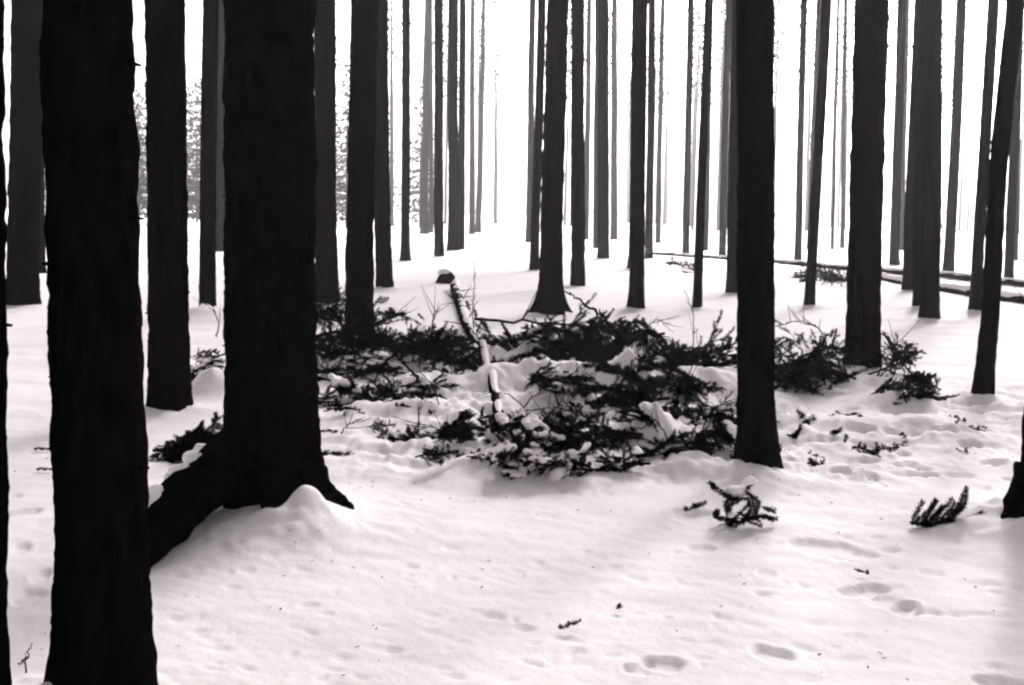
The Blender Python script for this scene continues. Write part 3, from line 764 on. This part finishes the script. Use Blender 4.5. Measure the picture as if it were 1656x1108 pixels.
# ------------------------------------------------------------------ bare twigs
def twig(pix, rad0, label, group=None, forks=4, seed=0, name='bare_twig', up=None, fl_=.3):
    """pix: ground pixel; up: list of (dx, dz, dy) metres from it"""
    r = random.Random(seed); p = at(*pix); p.z = snow_z(p.x, p.y)
    e = empty(name, p); tag(e, label, 'twig', group)
    P = np.array([(a, c, b_) for a, b_, c in up], float)
    t = np.linspace(0, 1, len(P)); tt = np.linspace(0, 1, 24)
    Q = np.stack([np.interp(tt, t, P[:, k]) for k in range(3)], -1)
    for _ in range(2): Q[1:-1] = (Q[:-2] + Q[1:-1] * 2 + Q[2:]) / 4
    Q[1:-1] += np.array([[r.gauss(0, rad0 * .6) for _ in range(3)] for _ in range(22)])
    mb = MB(); mb.tube(Q, rad0 * (1 - .7 * tt), 5, True); obj('stem', mb.mesh('stem'), BARK, e)
    for k in range(forks):
        i = r.randint(6, 21); d = Vector(Q[i] - Q[i - 1]).normalized()
        d = (d + Vector((r.uniform(-1, 1), r.uniform(-.6, .6), r.uniform(-.5, .9)))).normalized(); ln = r.uniform(.25, 1) * fl_
        s = np.linspace(0, 1, 6)
        mb = MB(); mb.tube(Q[i] + np.array(d) * (s * ln)[:, None] + np.array([0, 0, .12 * ln]) * (s ** 2)[:, None], rad0 * .5 * (1 - .6 * s), 4, True)
        obj('side_twig', mb.mesh('side_twig'), BARK, e)
    return e
twig((765, 600), .016, 'long bare branch lying level across the brash behind the fallen trunk', up=[(0, .42, .2), (.6, .40, .1), (1.3, .37, 0), (1.9, .30, -.2)], seed=1, forks=7)
twig((767, 545), .008, 'thin upright twig beside the fallen trunk in the open snow', up=[(0, -.05, 0), (-.02, .35, 0), (.0, .75, 0), (-.02, 1.0, 0)], seed=2, forks=7, fl_=.12)
twig((1117, 590), .007, 'thin upright sapling before the thin leaning trunk', up=[(0, -.05, 0), (.03, .3, 0), (.0, .55, 0), (-.08, .72, 0)], seed=3, forks=6, fl_=.2)
twig((1114, 668), .006, 'thin upright stalk in the snow right of the snow hump', up=[(0, -.05, 0), (-.02, .2, 0), (.06, .42, 0), (.04, .6, 0)], seed=4, forks=3, fl_=.15)
twig((48, 1100), .004, 'curved little stalk in the bottom left corner by the nearest trunk', up=[(0, -.05, 0), (-.015, .03, 0), (.0, .08, 0), (.012, .10, 0)], seed=5, forks=1, fl_=.05)
twig((348, 545), .010, 'arched bare twig left of the broad rooted trunk', up=[(0, -.05, 0), (.05, .15, 0), (0, .3, 0), (-.14, .42, 0)], seed=6, forks=7, fl_=.3)
twig((1340, 610), .009, 'bare twigs arching left of the thick trunk over the boughs', up=[(0, .1, 0), (-.1, .35, 0), (-.3, .42, 0), (-.55, .36, 0)], seed=7, forks=10, fl_=.3)
twig((1440, 610), .009, 'bare twig arching right of the thick trunk', up=[(0, 0, 0), (.02, .3, 0), (.1, .28, 0), (.25, .05, 0)], seed=8, forks=10, fl_=.3)
twig((1040, 600), .008, 'looped bare twig behind the snow hump', up=[(0, 0, 0), (.0, .3, 0), (.12, .45, 0), (.3, .3, 0)], seed=9, forks=9, fl_=.3)
twig((690, 590), .008, 'spray of bare twigs standing in the brash left of the fallen trunk', up=[(0, 0, 0), (.02, .2, 0), (.06, .42, 0), (.1, .55, 0)], seed=10, forks=12, fl_=.3)
twig((600, 590), .008, 'bare twigs standing in the brash by the black trunk', up=[(0, 0, 0), (.1, .2, 0), (.22, .4, 0), (.3, .46, 0)], seed=11, forks=12, fl_=.3)
twig((655, 645), .018, 'short broken stick leaning out of the lumpy snow', up=[(.18, -.02, -.1), (.06, .08, 0), (-.06, .22, 0), (-.1, .28, 0)], seed=12, forks=1, fl_=.1)
twig((528, 676), .008, 'thin stick lying flat on the snow right of the rooted trunk', up=[(0, .02, 0), (.12, .015, 0), (.24, .02, 0), (.3, .0, 0)], seed=13, forks=2, fl_=.08)
rw = random.Random(41)
for k in range(26):
    px = rw.uniform(530, 1190); py = rw.uniform(600, 745); a = rw.uniform(-1.2, 1.2); ln = rw.uniform(.2, .6); up_ = rw.uniform(.05, .35)
    twig((px, py), rw.uniform(.004, .008), 'thin bare twig sticking out of the snowy brash', 'bare twigs in the brash', up=[(0, -.05, 0), (ln * .3 * math.sin(a), up_ * .6, 0), (ln * .7 * math.sin(a), up_ * .95, rw.uniform(-.1, .1)), (ln * math.sin(a), up_ * rw.uniform(.6, 1.1), rw.uniform(-.15, .15))], seed=60 + k, forks=5, fl_=.22)
twig((935, 590), .022, 'broken branch end jutting up left from the highest heap', up=[(.35, .15, 0), (.18, .3, 0), (.0, .42, 0), (-.1, .5, 0)], seed=14, forks=2, fl_=.15)

# ------------------------------------------------------------------ litter: bark flakes and needles dropped on the snow
rl = random.Random(17); LV = []; LQ = []
for k in range(420):
    px = rl.uniform(0, 1656); py = rl.choice([rl.uniform(640, 1100), rl.uniform(640, 830), rl.uniform(600, 760)])
    p = at(px, py); z = snow_z(p.x, p.y) + .004; a = rl.uniform(0, 6.28); l_ = rl.uniform(.004, .014); w_ = l_ * rl.uniform(.2, .6)
    c, s_ = math.cos(a), math.sin(a); i = len(LV)
    for (u, v_, h_) in ((-l_, 0, 0), (0, -w_, .003), (l_, 0, rl.uniform(0, .008)), (0, w_, .003)): LV.append((p.x + u * c - v_ * s_, p.y + u * s_ + v_ * c, z + h_))
    LQ.append((i, i + 1, i + 2, i + 3))
tag(obj('litter', mesh_np('litter', LV, LQ, None, False), BARK), 'bark flakes and dropped needles specking the snow', kind='stuff')

# ------------------------------------------------------------------ haze
hz = bpy.data.materials.new('haze'); hz.use_nodes = True
nn = hz.node_tree; nn.nodes.clear()
out = nn.nodes.new('ShaderNodeOutputMaterial'); pv = nn.nodes.new('ShaderNodeVolumePrincipled')
pv.inputs['Color'].default_value = (0.97, 0.955, 0.96, 1); pv.inputs['Density'].default_value = HAZE_DENSITY
pv.inputs['Anisotropy'].default_value = HAZE_G
nn.links.new(pv.outputs[0], out.inputs['Volume'])
X0, X1, Y0, Y1, Z0, Z1 = -720, 720, -720, 720, -1.6, 33.0
v = [(x, y, z) for z in (Z0, Z1) for y in (Y0, Y1) for x in (X0, X1)]
q = [(0, 2, 3, 1), (4, 5, 7, 6), (0, 1, 5, 4), (2, 6, 7, 3), (0, 4, 6, 2), (1, 3, 7, 5)]
ho = obj('haze', mesh_np('haze', v, q, None, False), hz)
tag(ho, 'bright even mist filling the wood', kind='stuff')
